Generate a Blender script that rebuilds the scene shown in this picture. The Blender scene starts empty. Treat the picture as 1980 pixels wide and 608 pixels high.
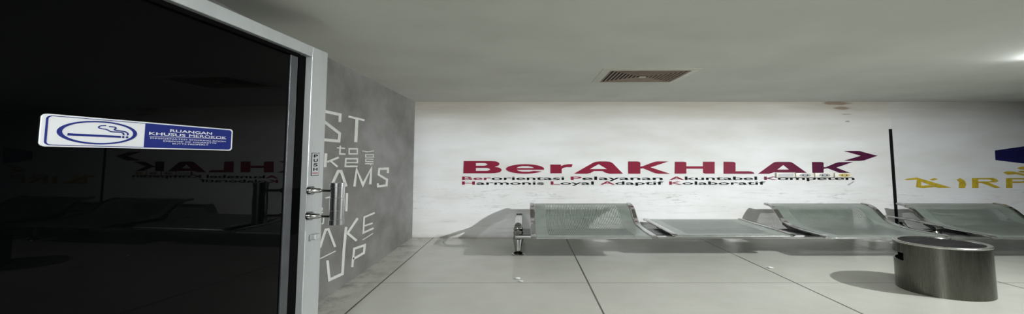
import bpy, bmesh, math, random
from mathutils import Vector, Matrix
random.seed(7)
scene = bpy.context.scene
C = scene.collection

# ------------------------------------------------------------------ camera, light, exposure
FPX, CX, PITCH, CAMH = 900.0, 1017.0, math.radians(5.1), 1.4
YP = 306.0 - FPX * math.tan(PITCH)
cam_data = bpy.data.cameras.new('camera')
cam = bpy.data.objects.new('camera', cam_data)
C.objects.link(cam)
scene.camera = cam
cam.location = (0, 0, CAMH)
cam.rotation_euler = (math.pi / 2 + PITCH, 0, 0)
cam_data.sensor_fit = 'HORIZONTAL'
cam_data.sensor_width = 36.0
cam_data.lens = 36.0 * FPX / 1980.0
cam_data.shift_x = -(CX - 990.0) / 1980.0
cam_data.shift_y = (YP - 304.0) / 1980.0
cam_data.clip_start = 0.02
cam_data.clip_end = 100

vs = scene.view_settings
vs.view_transform = 'Standard'
vs.look = 'None'
vs.gamma = 1.0
vs.use_curve_mapping = False
vs.exposure = 0.0

world = bpy.data.worlds.new('world')
scene.world = world
world.use_nodes = True
wb = world.node_tree.nodes['Background']
wb.inputs[0].default_value = (0.75, 0.85, 1.0, 1)
wb.inputs[1].default_value = 0.05

LAMP = Vector((5.75, 3.85, 2.34))          # main ceiling lamp of the room, right of the frame
FILL_LAMP = Vector((2.3, 2.35, 2.34))          # unseen fill lamp, added above the entrance to lift the bounce
BATTEN = (5.22, 3.6, 4.62, 2.375)


def area(name, loc, size, power, color, aim=(0, 0, -1), falloff='Constant'):
    d = bpy.data.lights.new(name, 'AREA')
    d.shape = 'DISK'
    d.size = size
    d.energy = power
    d.color = color
    d.use_nodes = True
    nt = d.node_tree
    fo = nt.nodes.new('ShaderNodeLightFalloff')
    fo.inputs[0].default_value = 1.0
    nt.links.new(fo.outputs[falloff], nt.nodes['Emission'].inputs[1])
    o = bpy.data.objects.new(name, d)
    C.objects.link(o)
    o.location = loc
    o.rotation_euler = Vector(aim).to_track_quat('-Z', 'Y').to_euler()
    return o


COOL = (0.98, 1.0, 1.0)
area('main_lamp_light', LAMP - Vector((0, 0, .03)), 0.06, 10.7, COOL, (-.62, .50, -.80))
area('entrance_fill_light', FILL_LAMP - Vector((0, 0, .03)), 0.5, 2.5, COOL, (0, -.1, -1))
area('corridor_lamp_light', Vector((-1.15, -1.0, 2.15)), 0.4, 125.0, COOL, (-.1, 1, -.3), 'Quadratic')

# ------------------------------------------------------------------ helpers


def ray(px, py):
    dx, dv = (px - CX) / FPX, -(py - YP) / FPX
    cp, sp = math.cos(PITCH), math.sin(PITCH)
    return Vector((dx, cp - dv * sp, sp + dv * cp))


def hit(px, py, axis, val):
    """the point on a wall, floor or ceiling plane that a measured direction meets"""
    o = Vector((0, 0, CAMH))
    r = ray(px, py)
    return o + r * ((val - o[axis]) / r[axis])


def srgb(r, g, b):
    f = lambda c: (c / 255 / 12.92) if c / 255 <= .04045 else ((c / 255 + .055) / 1.055) ** 2.4
    return (f(r), f(g), f(b), 1)


class NT:
    def __init__(s, name):
        s.m = bpy.data.materials.new(name)
        s.m.use_nodes = True
        s.t = s.m.node_tree
        s.p = s.t.nodes['Principled BSDF']
        s.out = s.t.nodes['Material Output']

    def n(s, kind, **kw):
        nd = s.t.nodes.new(kind)
        for k, v in kw.items():
            setattr(nd, k, v)
        return nd

    def l(s, a, b):
        s.t.links.new(a, b)

    def val(s, x, sock):
        if isinstance(x, bpy.types.NodeSocket):
            s.l(x, sock)
        else:
            sock.default_value = x

    def math(s, op, a, b=0.0, c=0.0, clamp=False):
        nd = s.n('ShaderNodeMath', operation=op, use_clamp=clamp)
        s.val(a, nd.inputs[0]); s.val(b, nd.inputs[1])
        if op in ('MULTIPLY_ADD', 'SMOOTH_MIN', 'COMPARE'):
            s.val(c, nd.inputs[2])
        return nd.outputs[0]

    def mix(s, f, a, b):
        nd = s.n('ShaderNodeMix', data_type='RGBA')
        s.val(f, nd.inputs[0]); s.val(a, nd.inputs[6]); s.val(b, nd.inputs[7])
        return nd.outputs[2]

    def obj(s):
        return s.n('ShaderNodeTexCoord').outputs['Object']

    def mapped(s, vec, scale, loc=(0, 0, 0)):
        m = s.n('ShaderNodeMapping')
        s.l(vec, m.inputs[0])
        m.inputs['Scale'].default_value = scale
        m.inputs['Location'].default_value = loc
        return m.outputs[0]

    def noise(s, vec, scale, detail=3, rough=.5):
        nd = s.n('ShaderNodeTexNoise')
        s.l(vec, nd.inputs['Vector'])
        nd.inputs['Scale'].default_value = scale
        nd.inputs['Detail'].default_value = detail
        nd.inputs['Roughness'].default_value = rough
        return nd.outputs['Fac']

    def ramp(s, x, a, b, lo=0.0, hi=1.0):
        nd = s.n('ShaderNodeMapRange')
        s.val(x, nd.inputs[0])
        for i, v in enumerate((a, b, lo, hi)):
            nd.inputs[1 + i].default_value = v
        return nd.outputs[0]

    def bump(s, h, strength, dist=.01):
        b = s.n('ShaderNodeBump')
        b.inputs['Strength'].default_value = strength
        b.inputs['Distance'].default_value = dist
        s.l(h, b.inputs['Height'])
        s.l(b.outputs[0], s.p.inputs['Normal'])


def simple(name, col, rough=.5, metal=0.0, noise_amt=.06, nscale=9, spec=.5, bump=0):
    t = NT(name)
    o = t.obj()
    n = t.noise(o, nscale, 4)
    c2 = tuple(max(0, c * (1 - noise_amt * 3)) for c in col[:3]) + (1,)
    t.l(t.mix(t.ramp(n, .35, .7), col, c2), t.p.inputs['Base Color'])
    t.p.inputs['Roughness'].default_value = rough
    t.p.inputs['Metallic'].default_value = metal
    t.p.inputs['Specular IOR Level'].default_value = spec
    if bump:
        t.bump(n, bump)
    return t.m


# ---- materials
def m_wall_back():
    t = NT('white_painted_plaster')
    o = t.obj()
    sep = t.n('ShaderNodeSeparateXYZ'); t.l(o, sep.inputs[0])
    X, Z = sep.outputs[0], sep.outputs[2]
    base = t.mix(t.ramp(t.noise(t.mapped(o, (.5, 1, 1.6)), 1.6, 5), .35, .68), srgb(228, 230, 231), srgb(212, 212, 209))
    # smoky tint along the ceiling, carried lower to paint in light falloff
    smoke_falloff = t.math('MULTIPLY', t.math('ADD', t.ramp(Z, 1.6, 2.15, 0, .5), t.ramp(Z, 2.05, 2.40, 0, .8)), t.ramp(t.noise(t.mapped(o, (.35, 1, 3)), 2, 3), .2, .8, .55, 1.0))
    base = t.mix(smoke_falloff, base, srgb(165, 160, 150))
    # greyer tone beyond the black joint
    base = t.mix(t.ramp(X, 6.58, 6.60, 0, .22), base, srgb(172, 178, 186))
    # grime and scuffs near the bench
    low = t.math('MULTIPLY', t.ramp(Z, .35, .75), t.ramp(Z, .95, .72))
    patch = t.ramp(t.noise(t.mapped(o, (.8, 1, 1.2), (5, 0, 2)), 1.9, 3, .6), .45, .62)
    sc = t.ramp(t.noise(t.mapped(o, (.45, 1, 3.0)), 10, 8, .78), .535, .61)
    spk = t.ramp(t.noise(t.mapped(o, (.8, 1, 2.6), (3, 0, 1)), 13, 7, .75), .62, .655)
    low = t.math('MULTIPLY', low, t.math('ADD', t.math('MULTIPLY', patch, .85), .15))
    base = t.mix(t.math('MULTIPLY', t.math('MULTIPLY', sc, low), .5), base, srgb(110, 108, 106))
    base = t.mix(t.math('MULTIPLY', t.math('MULTIPLY', spk, low), .85), base, srgb(45, 43, 42))
    smear = t.ramp(t.noise(t.mapped(o, (.22, 1, 3), (1, 0, 4)), 5, 6, .7), .55, .75)
    base = t.mix(t.math('MULTIPLY', smear, t.ramp(Z, 1.3, .9, 0, .35)), base, srgb(150, 152, 152))
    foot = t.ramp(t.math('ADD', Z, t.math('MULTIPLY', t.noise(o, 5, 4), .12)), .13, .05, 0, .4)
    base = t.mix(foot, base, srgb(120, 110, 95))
    # brown water stains below the ceiling
    for (cx, cz, rx, rz, a) in ((5.62, 2.39, .28, .035, .75), (5.70, 2.30, .17, .028, .7), (5.80, 2.19, .1, .01, .45), (5.80, 2.06, .05, .018, .6)):
        dx = t.math('DIVIDE', t.math('SUBTRACT', X, cx), rx)
        dz = t.math('DIVIDE', t.math('SUBTRACT', Z, cz), rz)
        dd = t.math('ADD', t.math('MULTIPLY', dx, dx), t.math('MULTIPLY', dz, dz))
        dd = t.math('ADD', dd, t.math('MULTIPLY', t.noise(o, 9, 4), 1.6))
        base = t.mix(t.ramp(dd, 1.9, 1.2, 0, a), base, srgb(112, 92, 72))
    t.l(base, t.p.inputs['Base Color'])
    t.p.inputs['Roughness'].default_value = .6
    t.p.inputs['Specular IOR Level'].default_value = .25
    t.bump(t.noise(o, 30, 5, .6), .08)
    return t.m


def m_wall_left():
    t = NT('grey_painted_plaster')
    o = t.obj()
    base = t.mix(t.ramp(t.noise(t.mapped(o, (1, .5, 1)), 2.2, 6, .6), .35, .7), srgb(112, 112, 110), srgb(78, 77, 73))
    scr = t.ramp(t.noise(t.mapped(o, (1, .6, 4)), 5, 5, .65), .64, .72, 0, .45)
    base = t.mix(scr, base, srgb(84, 82, 78))
    t.l(base, t.p.inputs['Base Color'])
    t.p.inputs['Roughness'].default_value = .55
    t.bump(t.noise(o, 18, 5, .6), .1)
    return t.m


def m_floor():
    t = NT('glazed_floor_tiles')
    o = t.obj()
    sep = t.n('ShaderNodeSeparateXYZ'); t.l(o, sep.inputs[0])
    X, Y = sep.outputs[0], sep.outputs[1]

    def line(v, off, per, w):
        f = t.math('FRACT', t.math('DIVIDE', t.math('ADD', v, -off + per * 20.5), per))
        d = t.math('MULTIPLY', t.math('ABSOLUTE', t.math('SUBTRACT', f, .5)), per)
        return t.ramp(d, w * .5, w * .5 + .004, 1.0, 0.0)
    gx = line(X, .70, 2.33, .014)
    gy = line(Y, 5.385, 3.02, .012)
    g = t.math('MAXIMUM', gx, t.math('MULTIPLY', gy, .75))
    base = t.mix(t.ramp(t.noise(o, 1.1, 5, .6), .3, .7), srgb(189, 190, 181), srgb(177, 178, 169))
    base = t.mix(t.ramp(t.noise(o, 60, 2), .4, .7, 0, .15), base, srgb(160, 160, 150))
    # dirt gathered along the left wall
    dirt = t.math('MULTIPLY', t.ramp(X, -1.55, -1.98), t.ramp(t.noise(t.mapped(o, (1, .6, 1)), 5, 5, .7), .46, .62))
    base = t.mix(t.math('MULTIPLY', dirt, .7), base, srgb(96, 92, 84))
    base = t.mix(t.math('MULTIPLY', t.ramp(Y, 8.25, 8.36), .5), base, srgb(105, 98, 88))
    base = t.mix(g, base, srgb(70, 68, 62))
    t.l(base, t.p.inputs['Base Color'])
    t.l(t.ramp(t.noise(o, 3, 4), .3, .7, .30, .42), t.p.inputs['Roughness'])
    t.p.inputs['Specular IOR Level'].default_value = .4
    t.bump(t.math('SUBTRACT', 1.0, g), .25, .004)
    return t.m


def m_perf():
    t = NT('perforated_coated_steel')
    uv = t.n('ShaderNodeUVMap').outputs[0]
    sep = t.n('ShaderNodeSeparateXYZ'); t.l(uv, sep.inputs[0])
    U, V = sep.outputs[0], sep.outputs[1]
    coat = t.mix(t.ramp(t.noise(t.obj(), 6, 4), .35, .7), srgb(146, 156, 150), srgb(130, 140, 130))
    t.p.inputs['Metallic'].default_value = .35
    t.p.inputs['Roughness'].default_value = .30
    # punched slots: U is metres across, V is 0..1 along the sheet; each slot has a dark rim and an open core
    zone = 1.0
    for s, v, k in ((U, .22, 'GREATER_THAN'), (U, 1.42, 'LESS_THAN'), (V, .085, 'GREATER_THAN'), (V, .93, 'LESS_THAN')):
        zone = t.math('MULTIPLY', zone, t.math(k, s, v))
    f = t.math('FRACT', t.math('DIVIDE', U, .026))
    zone = t.math('MULTIPLY', zone, t.math('GREATER_THAN', t.math('FRACT', t.math('DIVIDE', V, .142)), .06))
    punched = t.math('MULTIPLY', zone, t.math('GREATER_THAN', f, .52))
    m = t.math('MULTIPLY', punched, t.math('LESS_THAN', f, .82))
    t.l(t.mix(punched, coat, srgb(98, 106, 100)), t.p.inputs['Base Color'])
    tr = t.n('ShaderNodeBsdfTransparent')
    mx = t.n('ShaderNodeMixShader')
    t.l(m, mx.inputs[0]); t.l(t.p.outputs[0], mx.inputs[1]); t.l(tr.outputs[0], mx.inputs[2])
    t.l(mx.outputs[0], t.out.inputs[0])
    return t.m


def m_brushed(name, col, rough=.3, scale=(60, 60, 1.5), streak=.35, metal=1.0):
    t = NT(name)
    o = t.obj()
    n = t.noise(t.mapped(o, scale), 3, 4)
    st = t.noise(t.mapped(o, (5, 5, 1.2)), 1.5, 5, .65)
    c = t.mix(t.ramp(st, .45, .75, 0, streak), col, srgb(60, 58, 52))
    t.l(c, t.p.inputs['Base Color'])
    t.p.inputs['Metallic'].default_value = 1.0
    t.l(t.ramp(n, .3, .7, rough - .06, rough + .1), t.p.inputs['Roughness'])
    t.bump(n, .05, .002)
    t.p.inputs['Metallic'].default_value = metal
    return t.m


def m_glass():
    t = NT('black_tinted_glass')
    t.l(t.mix(t.noise(t.obj(), 3, 2), (.0012, .0014, .0015, 1), (.0006, .0007, .0008, 1)), t.p.inputs['Base Color'])
    t.p.inputs['Roughness'].default_value = .004
    t.p.inputs['IOR'].default_value = 1.175
    return t.m


def m_vinyl():
    t = NT('maroon_vinyl')
    sep = t.n('ShaderNodeSeparateXYZ'); t.l(t.obj(), sep.inputs[0])
    t.l(t.mix(t.ramp(sep.outputs[0], 3.2, 5.4), srgb(132, 30, 56), srgb(72, 18, 52)), t.p.inputs['Base Color'])
    t.p.inputs['Roughness'].default_value = .5
    t.p.inputs['Specular IOR Level'].default_value = .15
    return t.m


def m_gravel():
    t = NT('dark_ash_grit')
    v = t.n('ShaderNodeTexVoronoi'); v.inputs['Scale'].default_value = 42
    t.l(t.obj(), v.inputs['Vector'])
    t.l(t.mix(t.ramp(v.outputs['Distance'], .15, .6), srgb(120, 120, 118), srgb(12, 12, 12)), t.p.inputs['Base Color'])
    t.p.inputs['Roughness'].default_value = .5
    t.bump(v.outputs['Distance'], .8, .01)
    return t.m


def emis(name, col, s):
    t = NT(name)
    e = t.n('ShaderNodeEmission')
    e.inputs[0].default_value = col; e.inputs[1].default_value = s
    t.l(e.outputs[0], t.out.inputs[0])
    return t.m


M = dict(
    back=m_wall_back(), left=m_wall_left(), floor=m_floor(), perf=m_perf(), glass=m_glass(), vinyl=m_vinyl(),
    ceil=simple('ceiling_paint', srgb(212, 213, 206), .8, noise_amt=.03, nscale=1.2, spec=.2, bump=.02),
    dark=simple('dark_grey_wall_paint', srgb(74, 76, 78), .6, nscale=2),
    plain=simple('plain_wall_paint', srgb(190, 192, 190), .7, nscale=2),
    corridor=simple('corridor_dark', srgb(90, 92, 95), .7),
    chrome=simple('polished_chrome', (.40, .40, .39, 1), .10, 1.0, .04, 14),
    satin=simple('satin_chrome', (.72, .72, .72, 1), .22, 1.0, .03, 14),
    beam=simple('satin_steel_beam', (.52, .52, .52, 1), .32, .9, .05, 6),
    black=simple('black_coated_steel', (.012, .012, .012, 1), .35),
    gasket=simple('black_rubber', (.003, .003, .003, 1), .9, spec=.02),
    alu=m_brushed('brushed_aluminium', srgb(172, 176, 176), .42, (40, 40, 1.5), .12, .45),
    bin=m_brushed('brushed_stainless_steel', srgb(104, 104, 97), .26, (70, 70, 1.2), .55),
    rim=m_brushed('polished_steel_rim', srgb(190, 190, 186), .2, (20, 20, 20), .15),
    inner=simple('matte_black', (.006, .006, .006, 1), .8),  # plain black for the bin inside, pin holes and vent backing
    grit=m_gravel(),
    white=simple('white_sign_plastic', srgb(198, 200, 203), .5, noise_amt=.01, spec=.2),
    blue=simple('blue_sign_print', srgb(12, 30, 104), .5, noise_amt=.02, spec=.15),
    ivory=simple('ivory_plastic', srgb(232, 230, 220), .35, noise_amt=.02),
    yel=simple('mustard_yellow_paint', srgb(190, 166, 46), .5, noise_amt=.1, nscale=14),
    navy=simple('navy_paint', srgb(26, 26, 78), .6, spec=.15),
    ink=simple('black_vinyl', (.006, .006, .007, 1), .6, spec=.1),
    paintw=simple('pale_grey_wall_paint', srgb(186, 188, 182), .55, noise_amt=.05, nscale=8),
    ventw=simple('cream_vent_paint', srgb(196, 196, 182), .5, noise_amt=.04),
    slat=simple('dusty_brown_louvre', srgb(150, 130, 112), .7, noise_amt=.1),
    paper=simple('white_paper', srgb(235, 235, 235), .7),
    tape=simple('frosted_tape', srgb(176, 178, 180), .5),
    red=simple('red_print', srgb(150, 90, 96), .5),
    brown=simple('rusty_clamp', srgb(96, 62, 54), .35, .6),
    yellowed=simple('yellowed_plastic', srgb(206, 186, 120), .4),
    lampglow=emis('lamp_diffuser', (1, 1, .98, 1), 14.0),
    tubeglow=emis('tube_glow', (.92, .96, 1, 1), 220.0),
)

ORIGIN = {}


def thing(name, label, cat, loc=(0, 0, 0), group=None):
    o = bpy.data.objects.new(name, None)
    C.objects.link(o)
    o.empty_display_size = .1
    o.location = loc
    o['label'] = label; o['category'] = cat
    if group: o['group'] = group
    ORIGIN[o.name] = Vector(loc)
    return o


def tag(o, label, cat, group=None):
    o['label'] = label; o['category'] = cat
    if group: o['group'] = group
    return o


def obj(name, bm, mats, parent=None, smooth=False, origin=None, label=None):
    if not isinstance(mats, (list, tuple)): mats = [mats]
    org = ORIGIN[parent.name] if parent else Vector(origin or (0, 0, 0))
    bmesh.ops.translate(bm, verts=bm.verts, vec=-org)
    me = bpy.data.meshes.new(name)
    bmesh.ops.recalc_face_normals(bm, faces=bm.faces)
    bm.to_mesh(me); bm.free()
    for m in mats: me.materials.append(m)
    if smooth:
        for p in me.polygons: p.use_smooth = True
        me.set_sharp_from_angle(angle=math.radians(40))
    o = bpy.data.objects.new(name, me)
    C.objects.link(o)
    if parent:
        o.parent = parent
    else:
        o.location = org
    ORIGIN[o.name] = org
    if label: o['label'] = label
    return o


def struct(name, bm, m, **k):
    o = obj(name, bm, m, **k)
    o['kind'] = 'structure'
    return o


def B(): return bmesh.new()


def box(bm, xr, yr, zr, X=None, bevel=0, mi=0):
    vs_ = [Vector((x, y, z)) for x in xr for y in yr for z in zr]
    if X: vs_ = [X(v) for v in vs_]
    v = [bm.verts.new(p) for p in vs_]
    fs = [bm.faces.new([v[i] for i in q]) for q in ((0, 1, 3, 2), (4, 6, 7, 5), (0, 4, 5, 1), (2, 3, 7, 6), (0, 2, 6, 4), (1, 5, 7, 3))]
    for f in fs: f.material_index = mi
    if bevel:
        es = list({e for f in fs for e in f.edges})
        bmesh.ops.bevel(bm, geom=es, offset=bevel, segments=2, affect='EDGES', profile=.5)
    return bm


def catmull(pts, n=6):
    P = [Vector(p) for p in pts]
    P = [P[0] * 2 - P[1]] + P + [P[-1] * 2 - P[-2]]
    out = []
    for i in range(1, len(P) - 2):
        for k in range(n):
            t = k / n
            a, b, c, d = P[i - 1:i + 3]
            out.append(.5 * ((2 * b) + (c - a) * t + (2 * a - 5 * b + 4 * c - d) * t * t + (3 * b - a - 3 * c + d) * t ** 3))
    out.append(P[-2])
    return out


def tube(bm, path, radii, seg=14, sx=1.0, caps=True):
    path = [Vector(p) for p in path]
    if not isinstance(radii, (list, tuple)): radii = [radii] * len(path)
    rings = []
    up = Vector((1, 0, 0))
    for i, p in enumerate(path):
        t = (path[min(i + 1, len(path) - 1)] - path[max(i - 1, 0)]).normalized()
        if abs(t.dot(up)) > .95: up = Vector((0, 1, 0))
        a = (up - t * up.dot(t)).normalized()
        b = t.cross(a)
        rings.append([bm.verts.new(p + (a * math.cos(u) * sx + b * math.sin(u)) * radii[i]) for u in [2 * math.pi * k / seg for k in range(seg)]])
        up = a
    for r0, r1 in zip(rings, rings[1:]):
        for k in range(seg):
            bm.faces.new((r0[k], r0[(k + 1) % seg], r1[(k + 1) % seg], r1[k]))
    if caps:
        bm.faces.new(rings[0]); bm.faces.new(rings[-1])
    return bm


def band(bm, yz, x0, x1, th, closed=False, bev=0):
    """a flat bar of width x0..x1 swept along a profile of (y, z) points"""
    P = [Vector((0, p[-2], p[-1])) for p in yz]
    rings = []
    n = len(P)
    for i, p in enumerate(P):
        a = P[(i - 1) % n] if closed else P[max(i - 1, 0)]
        b = P[(i + 1) % n] if closed else P[min(i + 1, n - 1)]
        t = (b - a).normalized()
        nr = Vector((0, -t.z, t.y)) * th / 2
        c = min(.012, (x1 - x0) * .2)
        pts = [(x0 + c, nr), (x1 - c, nr), (x1, nr * .4), (x1, -nr * .4), (x1 - c, -nr), (x0 + c, -nr), (x0, -nr * .4), (x0, nr * .4)]
        rings.append([bm.verts.new(Vector((x, p.y, p.z)) + q) for x, q in pts])
    m = 8
    pairs = list(zip(rings, rings[1:])) + ([(rings[-1], rings[0])] if closed else [])
    for r0, r1 in pairs:
        for k in range(m):
            bm.faces.new((r0[k], r0[(k + 1) % m], r1[(k + 1) % m], r1[k]))
    if not closed:
        bm.faces.new(rings[0]); bm.faces.new(rings[-1])
    return bm


def shape2d(contours, depth=.004):
    """filled outline with holes, extruded; returns verts and faces in its own plane"""
    cu = bpy.data.curves.new('tmp', 'CURVE')
    cu.dimensions = '2D'; cu.fill_mode = 'BOTH'; cu.extrude = depth / 2
    for c in contours:
        sp = cu.splines.new('POLY')
        sp.points.add(len(c) - 1)
        for i, p in enumerate(c): sp.points[i].co = (p[0], p[1], 0, 1)
        sp.use_cyclic_u = True
    return curve_data(cu)


def curve_data(cu):
    o = bpy.data.objects.new('tmp', cu)
    C.objects.link(o)
    bpy.context.view_layer.update()
    dg = bpy.context.evaluated_depsgraph_get()
    me = o.evaluated_get(dg).to_mesh()
    V = [v.co.copy() for v in me.vertices]
    F = [(tuple(p.vertices), p.material_index) for p in me.polygons]
    o.evaluated_get(dg).to_mesh_clear()
    bpy.data.objects.remove(o)
    return V, F


def add_raw(bm, VF, fn, mi=None):
    V, F = VF
    vv = [bm.verts.new(fn(v)) for v in V]
    for f, m in F:
        try:
            nf = bm.faces.new([vv[i] for i in f])
            nf.material_index = m if mi is None else mi
        except ValueError:
            pass


FONT_H = None


def text_raw(s, colours=None, offset=0.0, depth=.004, ls=1.0):
    """text with width normalised to 0..1 and cap height to 0..1"""
    global FONT_H

    def mk(st, cols=None):
        cu = bpy.data.curves.new('tmp', 'FONT')
        cu.body = st; cu.size = 1; cu.offset = offset; cu.extrude = .5; cu.space_character = ls
        cu.resolution_u = 4
        if cols:
            for i in range(max(cols) + 1): cu.materials.append(M['ink'])
            for i, c in enumerate(cols): cu.body_format[i].material_index = c
        return curve_data(cu)
    if True:
        V, _ = mk('H')
        ys = [v.y for v in V]
        y0, y1 = min(ys), max(ys)
    V, F = mk(s, colours)
    xs = [v.x for v in V]
    x0, x1 = min(xs), max(xs)
    return [Vector(((v.x - x0) / (x1 - x0), (v.y - y0) / (y1 - y0), v.z * depth)) for v in V], F


# ------------------------------------------------------------------ the room
D = 8.375            # back wall
CEIL = hit(CX, 197, 1, D).z
XL, XR, YF = -2.01, 10.6, 0.92
T = .15

b = B(); box(b, (XL - T, XR + T), (-2.2, D + T), (-.12, 0)); struct('floor', b, M['floor'])
b = B(); box(b, (XL - T, XR + T), (-2.2, D + T), (CEIL, CEIL + .12)); struct('ceiling', b, M['ceil'])
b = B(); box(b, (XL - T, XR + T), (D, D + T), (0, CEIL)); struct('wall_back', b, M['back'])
b = B(); box(b, (XL - T, XL), (YF, D), (0, CEIL)); struct('wall_left', b, M['left'])
b = B(); box(b, (XR, XR + T), (YF, D), (0, CEIL)); struct('wall_right', b, M['dark'])
b = B()
box(b, (XL - T, -1.86), (YF - T, YF), (0, CEIL))
box(b, (1.25, XR + T), (YF - T, YF), (0, CEIL))
box(b, (-1.86, 1.25), (YF - T, YF), (2.24, CEIL))
struct('wall_front', b, M['dark'])
b = B(); box(b, (-3.2, 3.2), (-2.2 - T, -2.2), (0, CEIL)); struct('wall_corridor', b, M['corridor'])
b = B()
box(b, (-1.86, -1.78), (YF - T - .02, YF + .02), (0, 2.24), bevel=.004)
box(b, (1.17, 1.25), (YF - T - .02, YF + .02), (0, 2.24), bevel=.004)
box(b, (-1.78, 1.17), (YF - T - .02, YF + .02), (2.19, 2.24), bevel=.004)
struct('trim_1', b, M['alu'])


def WB(px, py):
    p = hit(px, py, 1, D)
    return p.x, p.z


def backwall_px(contours, org, k):
    """outlines measured in the frame, carried to metres on the back wall"""
    return [[WB(org[0] + x / k, org[1] + y / k) for x, y in c] for c in contours]


# black joint strip on the back wall
x0, _ = WB(1722, 306); x1, _ = WB(1728, 306)
b = B(); box(b, (x0, x1), (D - .010, D), (.05, WB(1724, 250)[1]), bevel=.002)
tag(obj('cable_cover_strip', b, M['ink'], origin=((x0 + x1) / 2, D, .05)), 'thin black vertical strip running up the white back wall', 'strip')

# ---- headline lettering
LET = thing('wall_lettering', 'large maroon slogan with two lines of small black words on the white wall', 'lettering', (0, D, 1.2))


def on_wall(v, lift=.004): return Vector((v.x, D - lift - v.z, v.y))


kA, oA = 2.763, (840, 180)
kH, oH = 5.527, (1280, 280)
kK, oK = 4.677, (1480, 280)
ell = [(485 + 102 * math.cos(a), 406.5 - 25.5 * math.sin(a)) for a in [math.radians(d) for d in range(0, 331, 10)]]
letters = [
    (oA, kA, [[(158, 364), (300, 364), (330, 366), (345, 373), (348, 382), (340, 390), (322, 395), (345, 399), (358, 407), (359, 415), (350, 424), (325, 429), (300, 430), (155, 430)],
              [(222, 375), (268, 375), (282, 379), (284, 384), (268, 389), (222, 389)], [(222, 401), (280, 401), (296, 405), (298, 411), (282, 417), (222, 417)]]),
    (oA, kA, [[(586, 411)] + ell[1:] + [(530, 417), (505, 421), (470, 421), (448, 417), (440, 411)],
              [(438, 402), (450, 395), (470, 391), (500, 391), (520, 395), (533, 402)]]),
    (oA, kA, [[(620, 383), (676, 383), (676, 391), (695, 384), (715, 381), (738, 381), (733, 397), (705, 397), (688, 401), (680, 407), (680, 430), (620, 430)]]),
    (oA, kA, [[(745, 432), (848, 373), (862, 368), (880, 366), (920, 366), (938, 368), (952, 375), (1007, 432), (935, 432), (915, 427), (898, 418), (852, 418), (832, 429), (815, 432)],
              [(830, 407), (877, 381), (922, 407)]]),
    (oA, kA, [[(1035, 366), (1082, 366), (1094, 368), (1100, 373), (1100, 394), (1112, 392), (1170, 370), (1188, 366), (1250, 366), (1155, 398), (1258, 432), (1195, 432), (1178, 429), (1115, 403), (1100, 405), (1100, 432), (1035, 432)]]),
    (oH, kH, [[(137, 183), (235, 183), (252, 186), (260, 194), (260, 232), (438, 232), (438, 183), (562, 183), (562, 310), (460, 310), (445, 306), (438, 300), (438, 258), (260, 258), (260, 310), (135, 310)]]),
    (oH, kH, [[(658, 183), (755, 184), (776, 188), (785, 197), (785, 285), (920, 285), (955, 288), (978, 297), (985, 312), (658, 312)]]),
    (oK, kK, [[(-68, 264), (70, 164), (85, 158), (105, 156), (215, 156), (232, 159), (250, 168), (385, 264), (300, 264), (270, 252), (75, 251), (55, 258), (30, 264)], [(107, 226), (160, 185), (213, 226)]]),
    (oK, kK, [[(420, 157), (500, 157), (518, 160), (525, 166), (525, 204), (545, 204), (635, 166), (665, 159), (792, 157), (640, 208), (795, 268), (715, 268), (690, 263), (560, 214), (525, 220), (525, 264), (440, 264), (424, 254)]]),
]
for org, k, cs in letters:
    b = B()
    add_raw(b, shape2d(backwall_px(cs, org, k)), on_wall)
    obj('letter', b, M['vinyl'], LET)
b = B()
add_raw(b, shape2d(backwall_px([[(705, 57), (835, 57), (860, 60), (880, 67), (1012, 101), (890, 143), (850, 147), (705, 147), (862, 101)]], oK, kK)), on_wall)
obj('arrow_mark', b, M['vinyl'], LET)
# the small lines
for nm, words in (('small_text_line', [('Berorientasi', 893.6, 1091, 3), ('Pelayanan', 1103.5, 1281, 1), ('Akuntabel', 1293.6, 1463.5, 1), ('Kompeten', 1477.5, 1651.7, 1)]),
                  ('small_text_line', [('Harmonis', 893.6, 1052, 1), ('Loyal', 1065, 1148, 1), ('Adaptif', 1160, 1283, 1), ('Kolaboratif', 1294, 1480, 1)])):
    cap, base = ((341.9, 348.6) if words[0][0] == 'Berorientasi' else (351.2, 357.6))
    for w, a, c, nred in words:
        cols = [1 if i < nred else 0 for i in range(len(w))]
        xa, zb = WB(a, base); xc, zc = WB(c, cap)
        b = B()
        add_raw(b, text_raw(w, cols, .014), lambda v: Vector((xa + (xc - xa) * v.x, D - .003 - v.z, zb + (zc - zb) * v.y)))
        obj('small_word', b, [M['ink'], M['vinyl']], LET)

# ---- yellow lettering and navy emblem at the right
kY, oY = 4.675, (1740, 270)
AIR = thing('airport_lettering', 'mustard yellow painted word on the wall right of the black vertical strip', 'lettering', (7, D, 1.0))
for cs in (
    [[(38, 360), (150, 344), (465, 437), (345, 439), (190, 382), (190, 420), (262, 413), (318, 430), (205, 441), (145, 432), (152, 364), (60, 368)]],
    [[(262, 363), (310, 350), (345, 360), (295, 372)]],
    [[(510, 365), (545, 350), (585, 375), (598, 405), (585, 440), (530, 440), (535, 385)]],
    [[(650, 350), (840, 348), (875, 362), (887, 378), (868, 387), (800, 390), (910, 437), (860, 440), (735, 393), (708, 392), (708, 440), (652, 440)], [(705, 361), (800, 361), (835, 371), (805, 380), (705, 380)]],
    [[(958, 350), (1130, 350), (1172, 358), (1185, 368), (1165, 384), (1100, 392), (1014, 392), (1014, 440), (958, 440)], [(1014, 361), (1105, 361), (1130, 370), (1105, 380), (1014, 380)]],
):
    b = B(); add_raw(b, shape2d(backwall_px(cs, oY, kY)), on_wall)
    obj('letter', b, M['yel'], AIR)
EM = thing('wall_emblem', 'navy angular plate shape above yellow brush marks at the far right of the wall', 'emblem', (8.4, D, 1.2))
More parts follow.
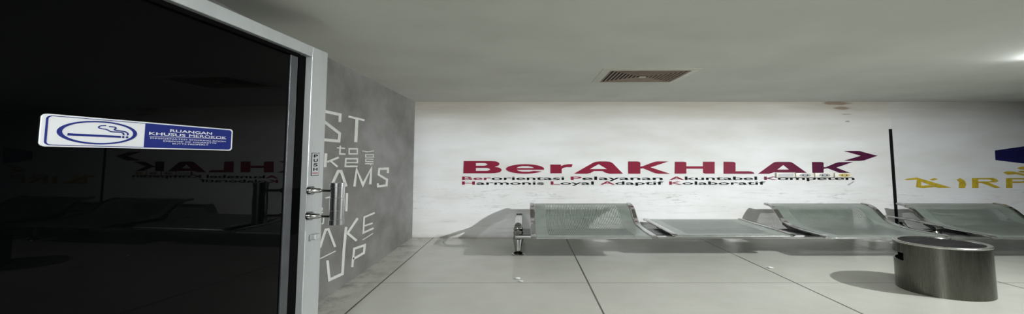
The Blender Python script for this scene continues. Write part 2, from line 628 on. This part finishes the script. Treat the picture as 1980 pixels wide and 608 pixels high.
b = B(); add_raw(b, shape2d(backwall_px([[(858, 100), (1122, 62), (1260, 44), (1260, 236), (1122, 218), (862, 187)]], oY, kY)), on_wall)
obj('navy_shape', b, M['navy'], EM)
for cs in ([[(932, 300), (965, 289), (1020, 290), (1065, 301), (1150, 318), (1180, 332), (1122, 330), (1050, 314), (970, 319)]],
           [[(1055, 260), (1100, 246), (1140, 243), (1200, 243), (1200, 272), (1090, 272)]],
           [[(1060, 294), (1090, 284), (1200, 283), (1200, 300), (1100, 301)]]):
    b = B(); add_raw(b, shape2d(backwall_px(cs, oY, kY)), on_wall)
    obj('yellow_mark', b, M['yel'], EM)

# ---- row of four sockets
plates = [(1499, 1534.5, 'blank'), (1536, 1571, 'socket'), (1573, 1609, 'socket'), (1611, 1646.5, 'old')]
plabels = ['blank white switch plate, leftmost in the row of four below the slogan', 'white socket, second from left in the row of four below the slogan',
           'white socket, third from left in the row of four below the slogan', 'yellowed socket at the right end of the row of four below the slogan']
for (a, c, k), lb in zip(plates, plabels):
    xa, zt = WB(a, 334.6); xc, zb = WB(c, 343.6)
    p = thing('wall_socket' if k != 'blank' else 'blank_wall_plate', lb, 'socket' if k != 'blank' else 'wall plate', ((xa + xc) / 2, D, zb), 'plates in a row below the slogan')
    b = B(); box(b, (xa, xc), (D - .05, D), (zb, zt), bevel=.008); obj('body', b, M['ivory'], p, True)
    cx, cz = (xa + xc) / 2, (zb + zt) / 2
    if k == 'blank':
        b = B(); box(b, (xa + .03, xc - .03), (D - .056, D - .05), (zb + .014, zt - .014), bevel=.002); obj('rocker', b, M['white'], p)
    else:
        w = .10
        ring = [(cx + w * math.cos(u), cz + .030 * math.sin(u)) for u in [math.radians(i) for i in range(0, 360, 15)]]
        b = B(); add_raw(b, shape2d([ring], .006), lambda v: on_wall(v, .052)); obj('socket_face', b, M['yellowed'] if k == 'old' else M['tape'], p)
        for s in (-1, 1):
            b = B(); add_raw(b, shape2d([[(cx + s * .04 + .012 * math.cos(u), cz + .010 * math.sin(u)) for u in [math.radians(i) for i in range(0, 360, 30)]]], .004), lambda v: on_wall(v, .057))
            obj('pin_hole', b, M['inner'], p)
# tape scrap
pts = [WB(1500 + x / 6.755, 320 + y / 6.755) for x, y in ((930, 255), (1010, 208), (1030, 212), (955, 263))]
b = B(); add_raw(b, shape2d([pts], .004), on_wall)
tag(obj('tape_scrap', b, M['tape'], origin=(pts[0][0], D, pts[0][1])), 'small slanted grey tape scrap on the wall below the end of the small words', 'tape')

# ---- painted words on the left wall (strokes measured in the frame, carried to the wall plane)
MOT = thing('painted_motto', 'pale painted motto letters on the grey left wall behind the door handle', 'lettering', (XL, 5, 1.2))


def left_letter(strokes, org=(600, 200), k=3.8):
    b = B()
    for n_, (w, pts) in enumerate(strokes):
        P = [Vector((org[0] + x / k, org[1] + y / k)) for x, y in pts]
        closed = pts[0] == pts[-1]
        if closed: P = P[:-1]
        n = len(P)
        hw = w / k / 2 * .86
        L, R = [], []
        for i, p in enumerate(P):
            d0 = (p - P[i - 1]).normalized() if (i or closed) else None
            d1 = (P[(i + 1) % n] - p).normalized() if (i < n - 1 or closed) else None
            d0 = d0 or d1; d1 = d1 or d0
            t = (d0 + d1).normalized()
            nr = Vector((-t.y, t.x))
            kk = hw / max(.45, nr.dot(Vector((-d0.y, d0.x))))
            L.append(p + nr * kk); R.append(p - nr * kk)
        lift = .004 + .0012 * n_
        vs_ = []
        for l, r in zip(L, R):
            hl, hr = hit(l.x, l.y, 0, XL), hit(r.x, r.y, 0, XL)
            vs_.append([b.verts.new((XL + f, h.y, h.z)) for f in (lift, .001) for h in (hl, hr)])
        pairs = [(vs_[i], vs_[(i + 1) % n]) for i in range(n if closed else n - 1)]
        for q, r in pairs:
            b.faces.new((q[0], q[1], r[1], r[0])); b.faces.new((q[2], r[2], r[3], q[3]))
            b.faces.new((q[0], r[0], r[2], q[2])); b.faces.new((q[1], q[3], r[3], r[1]))
        if not closed:
            for q in (vs_[0], vs_[-1]): b.faces.new((q[0], q[2], q[3], q[1]))
    obj('letter', b, M['paintw'], MOT)


S4 = 20
left_letter([(24, [(214, 138), (217, 84), (60, 50), (70, 112), (213, 222), (208, 278), (70, 266)])])
left_letter([(17, [(278, 97), (396, 125)]), (27, [(340, 116), (331, 286)])])
left_letter([(13, [(218, 312), (214, 372), (256, 374)]), (10, [(192, 327), (252, 332)])])
left_letter([(12, [(283, 335), (343, 335), (343, 372), (283, 372), (283, 335)])])
left_letter([(24, [(112, 368), (106, 470)]), (16, [(120, 432), (206, 398)]), (16, [(140, 420), (196, 468)])])
left_letter([(14, [(346, 464), (254, 464), (259, 408), (343, 408), (343, 442)]), (11, [(258, 437), (345, 437)])])
for ss in ([(7, [(380, 350), (424, 358)]), (7, [(402, 358), (466, 350)])], [(8, [(404, 378), (462, 378), (462, 396), (404, 396), (404, 378)])],
           [(8, [(404, 410), (462, 412)]), (8, [(404, 410), (404, 428), (462, 430)])], [(8, [(398, 444), (462, 446)]), (8, [(442, 446), (440, 457)])]):
    left_letter(ss)
left_letter([(24, [(150, 612), (202, 500), (224, 500), (262, 612)])])
left_letter([(22, [(322, 612), (338, 488), (384, 600), (446, 478), (438, 596)])])
left_letter([(18, [(568, 514), (568, 480), (505, 482), (500, 525), (562, 562), (558, 604), (496, 612), (494, 588)])])
k5, o5 = 4.342, (580, 340)
left_letter([(13, [(212, 189), (256, 178)]), (22, [(392, 148), (385, 300)])], o5, k5)
left_letter([(11, [(185, 268), (182, 296)]), (15, [(184, 306), (184, 316)]), (13, [(196, 330), (190, 400), (176, 408)])], o5, k5)
left_letter([(24, [(164, 606), (212, 456), (236, 452), (292, 600)])], o5, k5)
left_letter([(22, [(398, 482), (482, 358)]), (24, [(392, 480), (472, 548)])], o5, k5)
k6, o6 = 1.855, (440, 280)
left_letter([(7, [(527, 245), (489, 261), (486, 317), (523, 300)]), (6, [(490, 292), (519, 282)])], o6, k6)
left_letter([(3.4, [(482, 343), (521, 319)])], o6, k6)
left_letter([(4, [(330, 410), (387, 382)])], o6, k6)
left_letter([(11, [(357, 416), (364, 486), (411, 464), (416, 380), (424, 296)])], o6, k6)
left_letter([(9, [(446, 440), (453, 374), (491, 361), (488, 389), (450, 411)])], o6, k6)

# ------------------------------------------------------------------ ceiling vent
vn = [hit(1165, 131.8, 2, CEIL), hit(1356, 131.8, 2, CEIL), hit(1146, 159.2, 2, CEIL), hit(1306, 159.2, 2, CEIL)]
vx0, vx1 = (vn[0].x + vn[2].x) / 2, (vn[1].x + vn[3].x) / 2
vy0, vy1 = vn[0].y, vn[2].y
VENT = thing('ceiling_vent', 'square cream ceiling air vent with dusty brown louvres', 'vent', ((vx0 + vx1) / 2, (vy0 + vy1) / 2, CEIL))


def sq_ring(bm, cx, cy, hx0, hy0, z0, hx1, hy1, z1, th=.004):
    """four sloped blades between an inner and an outer square"""
    for dz in (0,):
        a = [bm.verts.new((cx + sx * hx0, cy + sy * hy0, z0)) for sx, sy in ((-1, -1), (1, -1), (1, 1), (-1, 1))]
        c = [bm.verts.new((cx + sx * hx1, cy + sy * hy1, z1)) for sx, sy in ((-1, -1), (1, -1), (1, 1), (-1, 1))]
        a2 = [bm.verts.new(v.co + Vector((0, 0, th))) for v in a]
        c2 = [bm.verts.new(v.co + Vector((0, 0, th))) for v in c]
        for i in range(4):
            j = (i + 1) % 4
            bm.faces.new((a[i], a[j], c[j], c[i])); bm.faces.new((a2[i], c2[i], c2[j], a2[j]))
            bm.faces.new((a[i], a2[i], a2[j], a[j])); bm.faces.new((c[i], c[j], c2[j], c2[i]))


ccx, ccy = (vx0 + vx1) / 2, (vy0 + vy1) / 2
hx, hy = (vx1 - vx0) / 2, (vy1 - vy0) / 2
b = B(); sq_ring(b, ccx, ccy, hx, hy, CEIL - .006, hx * .84, hy * .84, CEIL - .016, .006); obj('vent_frame', b, M['ventw'], VENT)
b = B(); box(b, (ccx - hx * .84, ccx + hx * .84), (ccy - hy * .84, ccy + hy * .84), (CEIL - .003, CEIL - .001)); obj('backing', b, M['inner'], VENT)
for i in range(9):
    f = .83 - i * .083
    b = B(); sq_ring(b, ccx, ccy, hx * f, hy * f, CEIL - .014, hx * (f - .042), hy * (f - .082), CEIL - .011, .0012)
    obj('louvre', b, M['slat'], VENT)
b = B(); box(b, (ccx - hx * .07, ccx + hx * .07), (ccy - hy * .07, ccy + hy * .07), (CEIL - .022, CEIL - .014)); obj('centre_plate', b, M['ventw'], VENT)

# ------------------------------------------------------------------ open glass door leaf
TH = math.radians(4.8)
dr = Vector((math.sin(TH), math.cos(TH), 0)); nn = Vector((math.cos(TH), -math.sin(TH), 0))
DG = 1.82


def LF(v): return dr * v.x - nn * (DG - v.y) + Vector((0, 0, v.z))   # (along leaf, out of the glass, height)


S0, S1, DT = .98, 3.295, 2.184
DOOR = thing('glass_door', 'open black glass door with brushed aluminium frame at the left', 'door', LF(Vector((S0, 0, 0))))
b = B(); box(b, (S0 + .1, 3.0), (-.012, 0), (.14, DT - .09), LF); GL = obj('glass_pane', b, M['glass'], DOOR)
b = B()
box(b, (3.086, S1), (-.067, .055), (.012, DT), LF, .004)
obj('stile', b, M['alu'], DOOR)
b = B(); box(b, (S0, S0 + .13), (-.067, .055), (.012, DT), LF, .004); obj('stile', b, M['alu'], DOOR)
b = B(); box(b, (S0 + .13, 3.086), (-.067, .055), (DT - .075, DT), LF, .004); obj('top_rail', b, M['alu'], DOOR)
b = B(); box(b, (S0 + .13, 3.086), (-.067, .055), (.012, .16), LF, .004); obj('bottom_rail', b, M['alu'], DOOR)
b = B(); box(b, (S0 + .13, 2.99), (.0, .022), (DT - .098, DT - .075), LF, .003); obj('seal', b, M['gasket'], DOOR)
b = B()
# uneven vertical rubber seal beside the stile
n = 24
pr = []
for i in range(n + 1):
    z = .16 + (DT - .235) * i / n
    w = .012 * math.sin(i * 1.7) * random.random() + (.014 if i > 19 else 0)
    pr.append([b.verts.new(LF(Vector(q))) for q in ((2.985 + w, 0, z), (2.985 + w, .008, z), (3.086, .008, z), (3.086, 0, z))])
for a, c in zip(pr, pr[1:]):
    for k in range(4): b.faces.new((a[k], a[(k + 1) % 4], c[(k + 1) % 4], c[k]))
b.faces.new(pr[0]); b.faces.new(pr[-1])
obj('seal', b, M['gasket'], DOOR)
b = B(); box(b, (2.905, 2.985), (0, .010), (.16, DT - .098), LF, .002)  # dull grey strip on the glass beside the seal
obj('glass_side_strip', b, simple('dull_grey_strip', srgb(84, 86, 90), .4, .6), DOOR)
# handle, one on the room face and the same one behind
for side in (1,):
    t0 = .055
    hq = .275
    H = obj('handle', tube(B(), [LF(Vector((3.08, hq, z))) for z in (.952, .985, .987, 1.045, 1.047, 1.13, 1.132, 1.2, 1.202, 1.232)],
                           [.050, .050, .047, .047, .049, .049, .047, .047, .050, .050], 28), M['satin'], DOOR, True)
    for z in (1.177, 1.004):
        b = tube(B(), [LF(Vector((3.105, .055, z))), LF(Vector((3.105, .085, z))), LF(Vector((3.10, .088, z))), LF(Vector((3.10, .14, z))), LF(Vector((3.095, .145, z))), LF(Vector((3.085, hq - .035, z)))],
                 [.030, .030, .020, .016, .009, .009], 16)
        obj('handle_mount', b, M['chrome'], H, True)
b = box(B(), (3.135, 3.205), (.055, .10), (.835, .873), LF, .006)
obj('lock_cylinder', b, M['alu'], DOOR)

# PUSH sticker
sa, sb, za, zb = 3.125, 3.225, 1.276, 1.437


def LFr(s0, s1, z0, z1, q): return lambda v: LF(Vector((s0 + (s1 - s0) * v.x, q + v.z, z0 + (z1 - z0) * v.y)))


b = B(); box(b, (sa, sb), (.0555, .058), (za, zb), LF); PS = obj('push_sticker', b, M['ink'], DOOR, label='small upright PUSH sticker on the aluminium stile above the handle')
b = B(); box(b, (sa + .005, sb - .005), (.058, .0588), (za + .004, zb - .004), LF); obj('face', b, M['tape'], PS)
b = B()
for i, ch in enumerate('PUSH'):
    zt = zb - .012 - i * .031
    add_raw(b, text_raw(ch, None, .03, .001), LFr(sa + .022, sb - .022, zt - .022, zt, .0592))
obj('lettering', b, M['ink'], PS)
b = B(); box(b, (sa + .012, sb - .012), (.0588, .0592), (za + .014, za + .022), LF); obj('red_line', b, M['red'], PS)

# smoking-room sign on the glass
SG = thing('smoking_room_sign', 'white and blue smoking room sign with a cigarette symbol on the black glass', 'sign', LF(Vector((1.468, 0, 1.441))))
g0, g1, h0, h1 = 1.468, 2.405, 1.4405, 1.556


def rrect(x0, y0, x1, y1, rx, ry):
    out = []
    for cx, cy, a0 in ((x1 - rx, y0 + ry, -90), (x1 - rx, y1 - ry, 0), (x0 + rx, y1 - ry, 90), (x0 + rx, y0 + ry, 180)):
        for k in range(7):
            a = math.radians(a0 + 15 * k)
            out.append((cx + rx * math.cos(a), cy + ry * math.sin(a)))
    return out


SW = lambda lift: (lambda v: LF(Vector((g0 + (g1 - g0) * v.x, lift + v.z, h0 + (h1 - h0) * v.y))))


def SZ(zx, zy):
    """a place measured on the enlarged sign -> fractions of its width and height"""
    m = (60 + zx / 4.95 - CX) / FPX
    q = DG - .006
    sd = q * (math.cos(TH) + m * math.sin(TH)) / (math.sin(TH) - m * math.cos(TH))
    top = 58 + (zx - 80) / 1840 * 147
    bot = 365 + (zx - 80) / 1840 * 37
    return ((sd - g0) / (g1 - g0), (bot - zy) / (bot - top))


def zs_(c): return [SZ(x, y) for x, y in c]


b = B(); add_raw(b, shape2d([rrect(0, 0, 1, 1, .02, .12)], .006), SW(.003)); obj('panel', b, M['white'], SG)
b = B()
add_raw(b, shape2d([rrect(.013, .04, .988, .955, .022, .11), rrect(.021, .06, .984, .935, .018, .09)], .001), SW(.0066))
obj('border_line', b, M['blue'], SG)
b = B()
dv = SZ(1085, 200)[0]
rr = [p for p in rrect(.3, .042, .986, .953, .02, .10)[:14]] + [(dv, .953), (dv, .042)]
add_raw(b, shape2d([rr], .001), SW(.0067)); obj('blue_field', b, M['blue'], SG)
b = B()
rg = lambda l, r, t_, o_: zs_([((l + r) / 2 + (r - l) / 2 * math.cos(a), (t_ + o_) / 2 + (o_ - t_) / 2 * math.sin(a) + math.cos(a) * 12) for a in [math.radians(i) for i in range(0, 360, 6)]])
add_raw(b, shape2d([rg(238, 1010, 130, 347), rg(290, 974, 143, 333)], .001), SW(.0068))
for c in ([(345, 243), (858, 268), (858, 286), (345, 265)], [(872, 269), (890, 270), (890, 288), (872, 287)], [(908, 271), (928, 272), (928, 290), (908, 289)]):
    add_raw(b, shape2d([zs_(c)], .001), SW(.0068))
for n_, pts in enumerate(([(882, 262), (878, 245), (855, 235), (800, 232), (755, 228), (728, 215), (700, 206), (662, 201), (637, 190), (652, 176), (708, 172)],
                          [(918, 264), (922, 248), (895, 230), (850, 222), (812, 218), (790, 209), (802, 198), (790, 187), (735, 181)])):
    P = catmull([(x, y, 0) for x, y in pts], 5)
    Lc, Rc = [], []
    for i, p in enumerate(P):
        t_ = (P[min(i + 1, len(P) - 1)] - P[max(i - 1, 0)]).normalized()
        nr = Vector((-t_.y * 8.5, t_.x * 4.6, 0))
        Lc.append(((p + nr).x, (p + nr).y)); Rc.append(((p - nr).x, (p - nr).y))
    for i in range(len(P) - 1):
        quad = zs_([Lc[i], Lc[i + 1], Rc[i + 1], Rc[i]])
        lift = .0074
        vv = [b.verts.new(SW(lift)(Vector((x, y, 0)))) for x, y in quad]
        b.faces.new(vv)
bmesh.ops.remove_doubles(b, verts=b.verts, dist=1e-5)
obj('symbol', b, M['blue'], SG)
b = B()
for s_, xl, xr, yt, yb, of in (('RUANGAN', 1325, 1728, 219, 243, .012), ('KHUSUS', 1125, 1475, 240, 266, .012), ('MEROKOK', 1510, 1868, 262, 286, 0),
                               ('DESIGENATED SMOKING ROOM', 1140, 1862, 297, 308, 0), ('DISPOSE OF CIGARETTE', 1268, 1775, 319, 330, 0), ('BUTTS PROPERLY', 1355, 1700, 339, 350, 0)):
    xm = (xl + xr) / 2
    v1, v0 = SZ(xm, yt)[1], SZ(xm, yb)[1]
    u0, u1 = SZ(xl, yt)[0], SZ(xr, yt)[0]
    add_raw(b, text_raw(s_, None, of, .001), lambda v: SW(.0072)(Vector((u0 + (u1 - u0) * v.x, v0 + (v1 - v0) * v.y, v.z))))
add_raw(b, shape2d([zs_([(1130, 270), (1868, 293), (1868, 296), (1130, 273)])], .001), SW(.0072))
obj('lettering', b, M['white'], SG)

# ------------------------------------------------------------------ the bench
PROFILE = [(6.44, .322), (6.50, .330), (6.75, .332), (7.05, .334), (7.26, .345), (7.42, .368), (7.54, .405), (7.63, .455), (7.71, .515), (7.80, .570), (7.92, .608), (8.06, .622)]
FLAT = [(6.60, .318), (6.63, .330), (6.9, .333), (7.5, .336), (8.17, .340), (8.2, .330)]
SWD = 1.66


def sheet(yz, w, vs0=0, vs1=1):
    b = B()
    uvl = b.loops.layers.uv.new('UVMap')
    P = catmull([(0, y, z) for y, z in yz], 6)
    L = [0]
    for p, q in zip(P, P[1:]): L.append(L[-1] + (q - p).length)
    tot = L[-1]
    th = .002
    top, bot = [], []
    for i, p in enumerate(P):
        t = (P[min(i + 1, len(P) - 1)] - P[max(i - 1, 0)]).normalized()
        nr = Vector((0, -t.z, t.y)) * th
        top.append([b.verts.new(p + Vector((x, 0, 0))) for x in (0, w)])
        bot.append([b.verts.new(p - nr + Vector((x, 0, 0))) for x in (0, w)])
    def face(vv, uvs):
        f = b.faces.new(vv)
        for l, u in zip(f.loops, uvs): l[uvl].uv = u
    for i in range(len(P) - 1):
        v0, v1 = L[i] / tot, L[i + 1] / tot
        face((top[i][0], top[i][1], top[i + 1][1], top[i + 1][0]), ((0, v0), (w, v0), (w, v1), (0, v1)))
        face((bot[i][0], bot[i + 1][0], bot[i + 1][1], bot[i][1]), ((0, v0), (0, v1), (w, v1), (w, v0)))
        face((top[i][0], top[i + 1][0], bot[i + 1][0], bot[i][0]), ((0, 0),) * 4)
        face((top[i][1], bot[i][1], bot[i + 1][1], top[i + 1][1]), ((0, 0),) * 4)
    for i in (0, -1): face((top[i][0], bot[i][0], bot[i][1], top[i][1]), ((0, 0),) * 4)
    return b


def shift(yz, d): return [(y, z + d) for y, z in yz]


BENCH = thing('waiting_bench', 'long tandem steel waiting bench with perforated seats against the white wall', 'bench', (0, 7.1, 0))
b = B(); box(b, (-.16, 10.3), (6.84, 7.30), (.238, .284), bevel=.012); obj('beam', b, M['beam'], BENCH, True)
b = B(); box(b, (-.10, 10.25), (6.86, 7.44), (.284, .292), bevel=.002); obj('beam_cover', b, M['black'], BENCH)


def make_seat(x):
    """one bench seat, its sheet with everything fixed to it"""
    pp = [(p.y, p.z) for p in catmull([(0, y, z) for y, z in PROFILE], 5)]
    b = sheet(PROFILE, SWD)
    bmesh.ops.translate(b, verts=b.verts, vec=(x, 0, 0))
    s = obj('seat', b, M['perf'], BENCH, True)
    for xa in (x - .035, x + SWD - .045):
        b = B(); band(b, pp, xa, xa + .08, .034); obj('side_frame', b, M['chrome'], s, True)
    b = tube(B(), [(x, 6.455, .312), (x + SWD, 6.455, .312)], .012, 10); obj('front_rail', b, M['beam'], s, True)
    b = tube(B(), [(x, 8.05, .616), (x + SWD, 8.05, .616)], .011, 10); obj('top_rail', b, M['beam'], s, True)
    for xa in (x + .02, x + SWD - .06):
        b = B()
        P = [q for q in pp if 6.55 < q[0] < 7.62]
        up = [(y, z - .018) for y, z in P]
        lo = [(7.60, .335), (7.45, .29), (7.3, .284), (6.86, .284), (6.6, .308)]
        ring = up + lo
        v0 = [b.verts.new((xa, y, z)) for y, z in ring]; v1 = [b.verts.new((xa + .04, y, z)) for y, z in ring]
        b.faces.new(v0); b.faces.new(v1[::-1])
        for i in range(len(ring)):
            j = (i + 1) % len(ring)
            b.faces.new((v0[i], v0[j], v1[j], v1[i]))
        obj('bracket', b, M['black'], s)


def make_table(x):
    b = sheet(FLAT, SWD)
    bmesh.ops.translate(b, verts=b.verts, vec=(x, 0, 0))
    s = obj('flat_seat', b, M['perf'], BENCH, True)
    pp = [(p.y, p.z + .002) for p in catmull([(0, y, z) for y, z in FLAT], 4)]
    for xa in (x - .035, x + SWD - .045):
        b = B(); band(b, pp, xa, xa + .08, .030); obj('side_frame', b, M['chrome'], s, True)
    b = tube(B(), [(x, 6.61, .312), (x + SWD, 6.61, .312)], .011, 10); obj('front_rail', b, M['beam'], s, True)
    for xa in (x + .02, x + SWD - .06):
        b = B(); box(b, (xa, xa + .04), (6.8, 7.6), (.285, .322), bevel=.004); obj('bracket', b, M['black'], s)


make_seat(.10); make_table(2.07); make_seat(4.10); make_seat(6.36); make_table(8.40)


def make_arm(x):
    L = [(8.12, .425), (7.9, .430), (7.5, .428), (7.2, .422), (7.02, .410), (6.94, .385), (6.95, .352), (7.04, .320), (7.18, .304), (7.36, .300), (7.50, .308), (7.60, .335), (7.64, .365)]
    P = [(p.y, p.z) for p in catmull([(0, y, z) for y, z in L], 5)]
    b = B(); band(b, P, x - .055, x + .055, .020); a = obj('armrest', b, M['chrome'], BENCH, True)
    b = B(); box(b, (x - .05, x + .05), (8.10, 8.19), (.413, .440), bevel=.008); obj('end_cap', b, M['ink'], a)


def make_leg(x, post=True):
    b = tube(B(), catmull([(x, 7.02, .30), (x, 6.99, .235), (x, 6.97, .17), (x, 6.96, .09), (x, 6.95, .03), (x, 6.94, .012)], 4),
             [.075 - .0 * i for i in range(4)] + [.080, .082, .080, .076] + [.070, .065, .060, .056] + [.052, .05, .048, .046] + [.05, .055, .062, .068] + [.07], 20)
    lg = obj('leg', b, M['chrome'], BENCH, True)
    b = tube(B(), catmull([(x, 7.10, .25), (x, 7.3, .22), (x, 7.52, .15), (x, 7.66, .07), (x, 7.74, .014)], 4), [.062] * 8 + [.05] * 9, 16); obj('rear_strut', b, M['chrome'], lg, True)
    b = tube(B(), [(x, 6.94, 0), (x, 6.94, .012), (x, 6.94, .02)], [.105, .10, .07], 20); obj('foot', b, M['chrome'], lg, True)
    b = tube(B(), [(x, 7.76, 0), (x, 7.76, .012), (x, 7.76, .02)], [.095, .09, .06], 20); obj('foot', b, M['chrome'], lg, True)
    if not post: return
    b = B(); tube(b, [(x, 7.03, .292), (x, 7.03, .322)], [.072, .066], 20); obj('clamp', b, M['brown'], lg, True)
    b = B(); tube(b, catmull([(x, 7.03, .322), (x, 7.02, .35), (x, 7.0, .385), (x, 6.97, .405)], 3), [.066, .07, .072, .072, .07, .066, .062, .06, .055, .05], 18); obj('arm_post', b, M['chrome'], lg, True)


for x in (-.115, 6.06, 10.2):
    make_arm(x); make_leg(x, x < 0)

# ------------------------------------------------------------------ ashtray bin
BX, BY, BR, BH = 4.44, 5.09, .405, .500
BIN = thing('ashtray_bin', 'round brushed stainless steel ashtray bin with gritty top and side slot', 'bin', (BX, BY, 0))
b = B()
N = 96
zs = [.0, .012, .10, .20, .305, .385, .44, .49, BH]
def slot(a, z0, z1):
    d = math.degrees(a) % 360
    return 118 < d < 179 and z0 >= .30 and z1 <= .39
ro = [[b.verts.new((BX + BR * math.cos(2 * math.pi * k / N), BY + BR * math.sin(2 * math.pi * k / N), z)) for k in range(N)] for z in zs]
ri = [[b.verts.new((BX + (BR - .012) * math.cos(2 * math.pi * k / N), BY + (BR - .012) * math.sin(2 * math.pi * k / N), z)) for k in range(N)] for z in zs]
for i in range(len(zs) - 1):
    for k in range(N):
        j = (k + 1) % N
        a = 2 * math.pi * (k + .5) / N
        if slot(a, zs[i], zs[i + 1]): continue
        b.faces.new((ro[i][k], ro[i][j], ro[i + 1][j], ro[i + 1][k]))
        b.faces.new((ri[i][k], ri[i + 1][k], ri[i + 1][j], ri[i][j])).material_index = 1
# slot edges
for i in range(len(zs)):
    for k in range(N):
        j = (k + 1) % N
        a = 2 * math.pi * (k + .5) / N
        up = i < len(zs) - 1 and slot(a, zs[i], zs[i + 1]); dn = i > 0 and slot(a, zs[i - 1], zs[i])
        if up != dn: b.faces.new((ro[i][k], ro[i][j], ri[i][j], ri[i][k]))
        if i in (0, len(zs) - 1): b.faces.new((ro[i][k], ro[i][j], ri[i][j], ri[i][k]))
obj('body', b, [M['bin'], M['inner']], BIN, True)
b = B(); tube(b, [(BX, BY, .004), (BX, BY, .03)], [BR - .014] * 2, 48); obj('base_plate', b, M['inner'], BIN)
b = B()
rg_ = []
for r, z in ((BR + .004, BH - .012), (BR + .006, BH), (BR, BH + .006), (BR - .03, BH + .007), (BR - .045, BH + .002), (BR - .048, BH - .02)):
    rg_.append([b.verts.new((BX + r * math.cos(2 * math.pi * k / N), BY + r * math.sin(2 * math.pi * k / N), z)) for k in range(N)])
for r0, r1 in zip(rg_, rg_[1:]):
    for k in range(N): b.faces.new((r0[k], r0[(k + 1) % N], r1[(k + 1) % N], r1[k]))
obj('rim', b, M['rim'], BIN, True)
b = B(); tube(b, [(BX, BY, BH - .035), (BX, BY, BH - .014)], [BR - .03, BR - .046], 48); obj('grit_tray', b, M['grit'], BIN)
b = B()
R2 = BR - .047
for i in range(-10, 11):
    y = i * R2 / 10.5
    hw = math.sqrt(max(0, R2 * R2 - y * y))
    if hw > .03: box(b, (BX - hw, BX + hw), (BY + y - .005, BY + y + .005), (BH - .014, BH - .006))
obj('grille', b, M['black'], BIN)

# ------------------------------------------------------------------ litter
for i, (px, py, s) in enumerate(((1001, 540, .03), (1007.5, 545.5, .022), (1490, 519.5, .03))):
    p = hit(px, py, 2, 0)
    b = B(); bmesh.ops.create_icosphere(b, subdivisions=1, radius=s)
    for v in b.verts: v.co = Vector((v.co.x * 1.3, v.co.y * 1.2, v.co.z * .35 + s * .3)) * random.uniform(.8, 1.1) + Vector((p.x, p.y, 0))
    mz = min(v.co.z for v in b.verts)
    for v in b.verts: v.co.z -= mz
    tag(obj('paper_crumb', b, M['paper'], origin=(p.x, p.y, 0)),
        ['larger white crumb on the floor tile in front of the left bench leg', 'smaller white crumb just right of another, in front of the left bench leg', 'lone white crumb on the floor left of the steel bin'][i], 'crumb', 'crumbs on the floor')

# ------------------------------------------------------------------ lamps outside the frame, with the added entrance fill
for loc, r, lb in ((LAMP, .16, 'round white ceiling lamp right of the steel bin'), (FILL_LAMP, .30, 'added round white fill lamp above the entrance')):
    t = thing('ceiling_lamp', lb, 'lamp', (loc.x, loc.y, CEIL))
    b = tube(B(), [(loc.x, loc.y, CEIL), (loc.x, loc.y, loc.z + .03), (loc.x, loc.y, loc.z)], [r + .05, r + .04, r + .02], 32); obj('housing', b, M['plain'], t, True)
    b = tube(B(), [(loc.x, loc.y, loc.z), (loc.x, loc.y, loc.z - .008)], [r, r - .01], 32); obj('diffuser', b, M['lampglow'], t, True)
bx, by0, by1, bz = BATTEN
t = thing('tube_lamp', 'short white tube lamp on the ceiling near the right edge', 'lamp', (bx, by0, CEIL))
b = B(); box(b, (bx - .06, bx + .06), (by0, by1 - .45), (CEIL - .03, CEIL), bevel=.005); obj('housing', b, M['plain'], t)
b = tube(B(), [(bx, by1 - .46, bz), (bx, by1, bz)], .018, 12); obj('lamp_tube', b, M['tubeglow'], t, True)
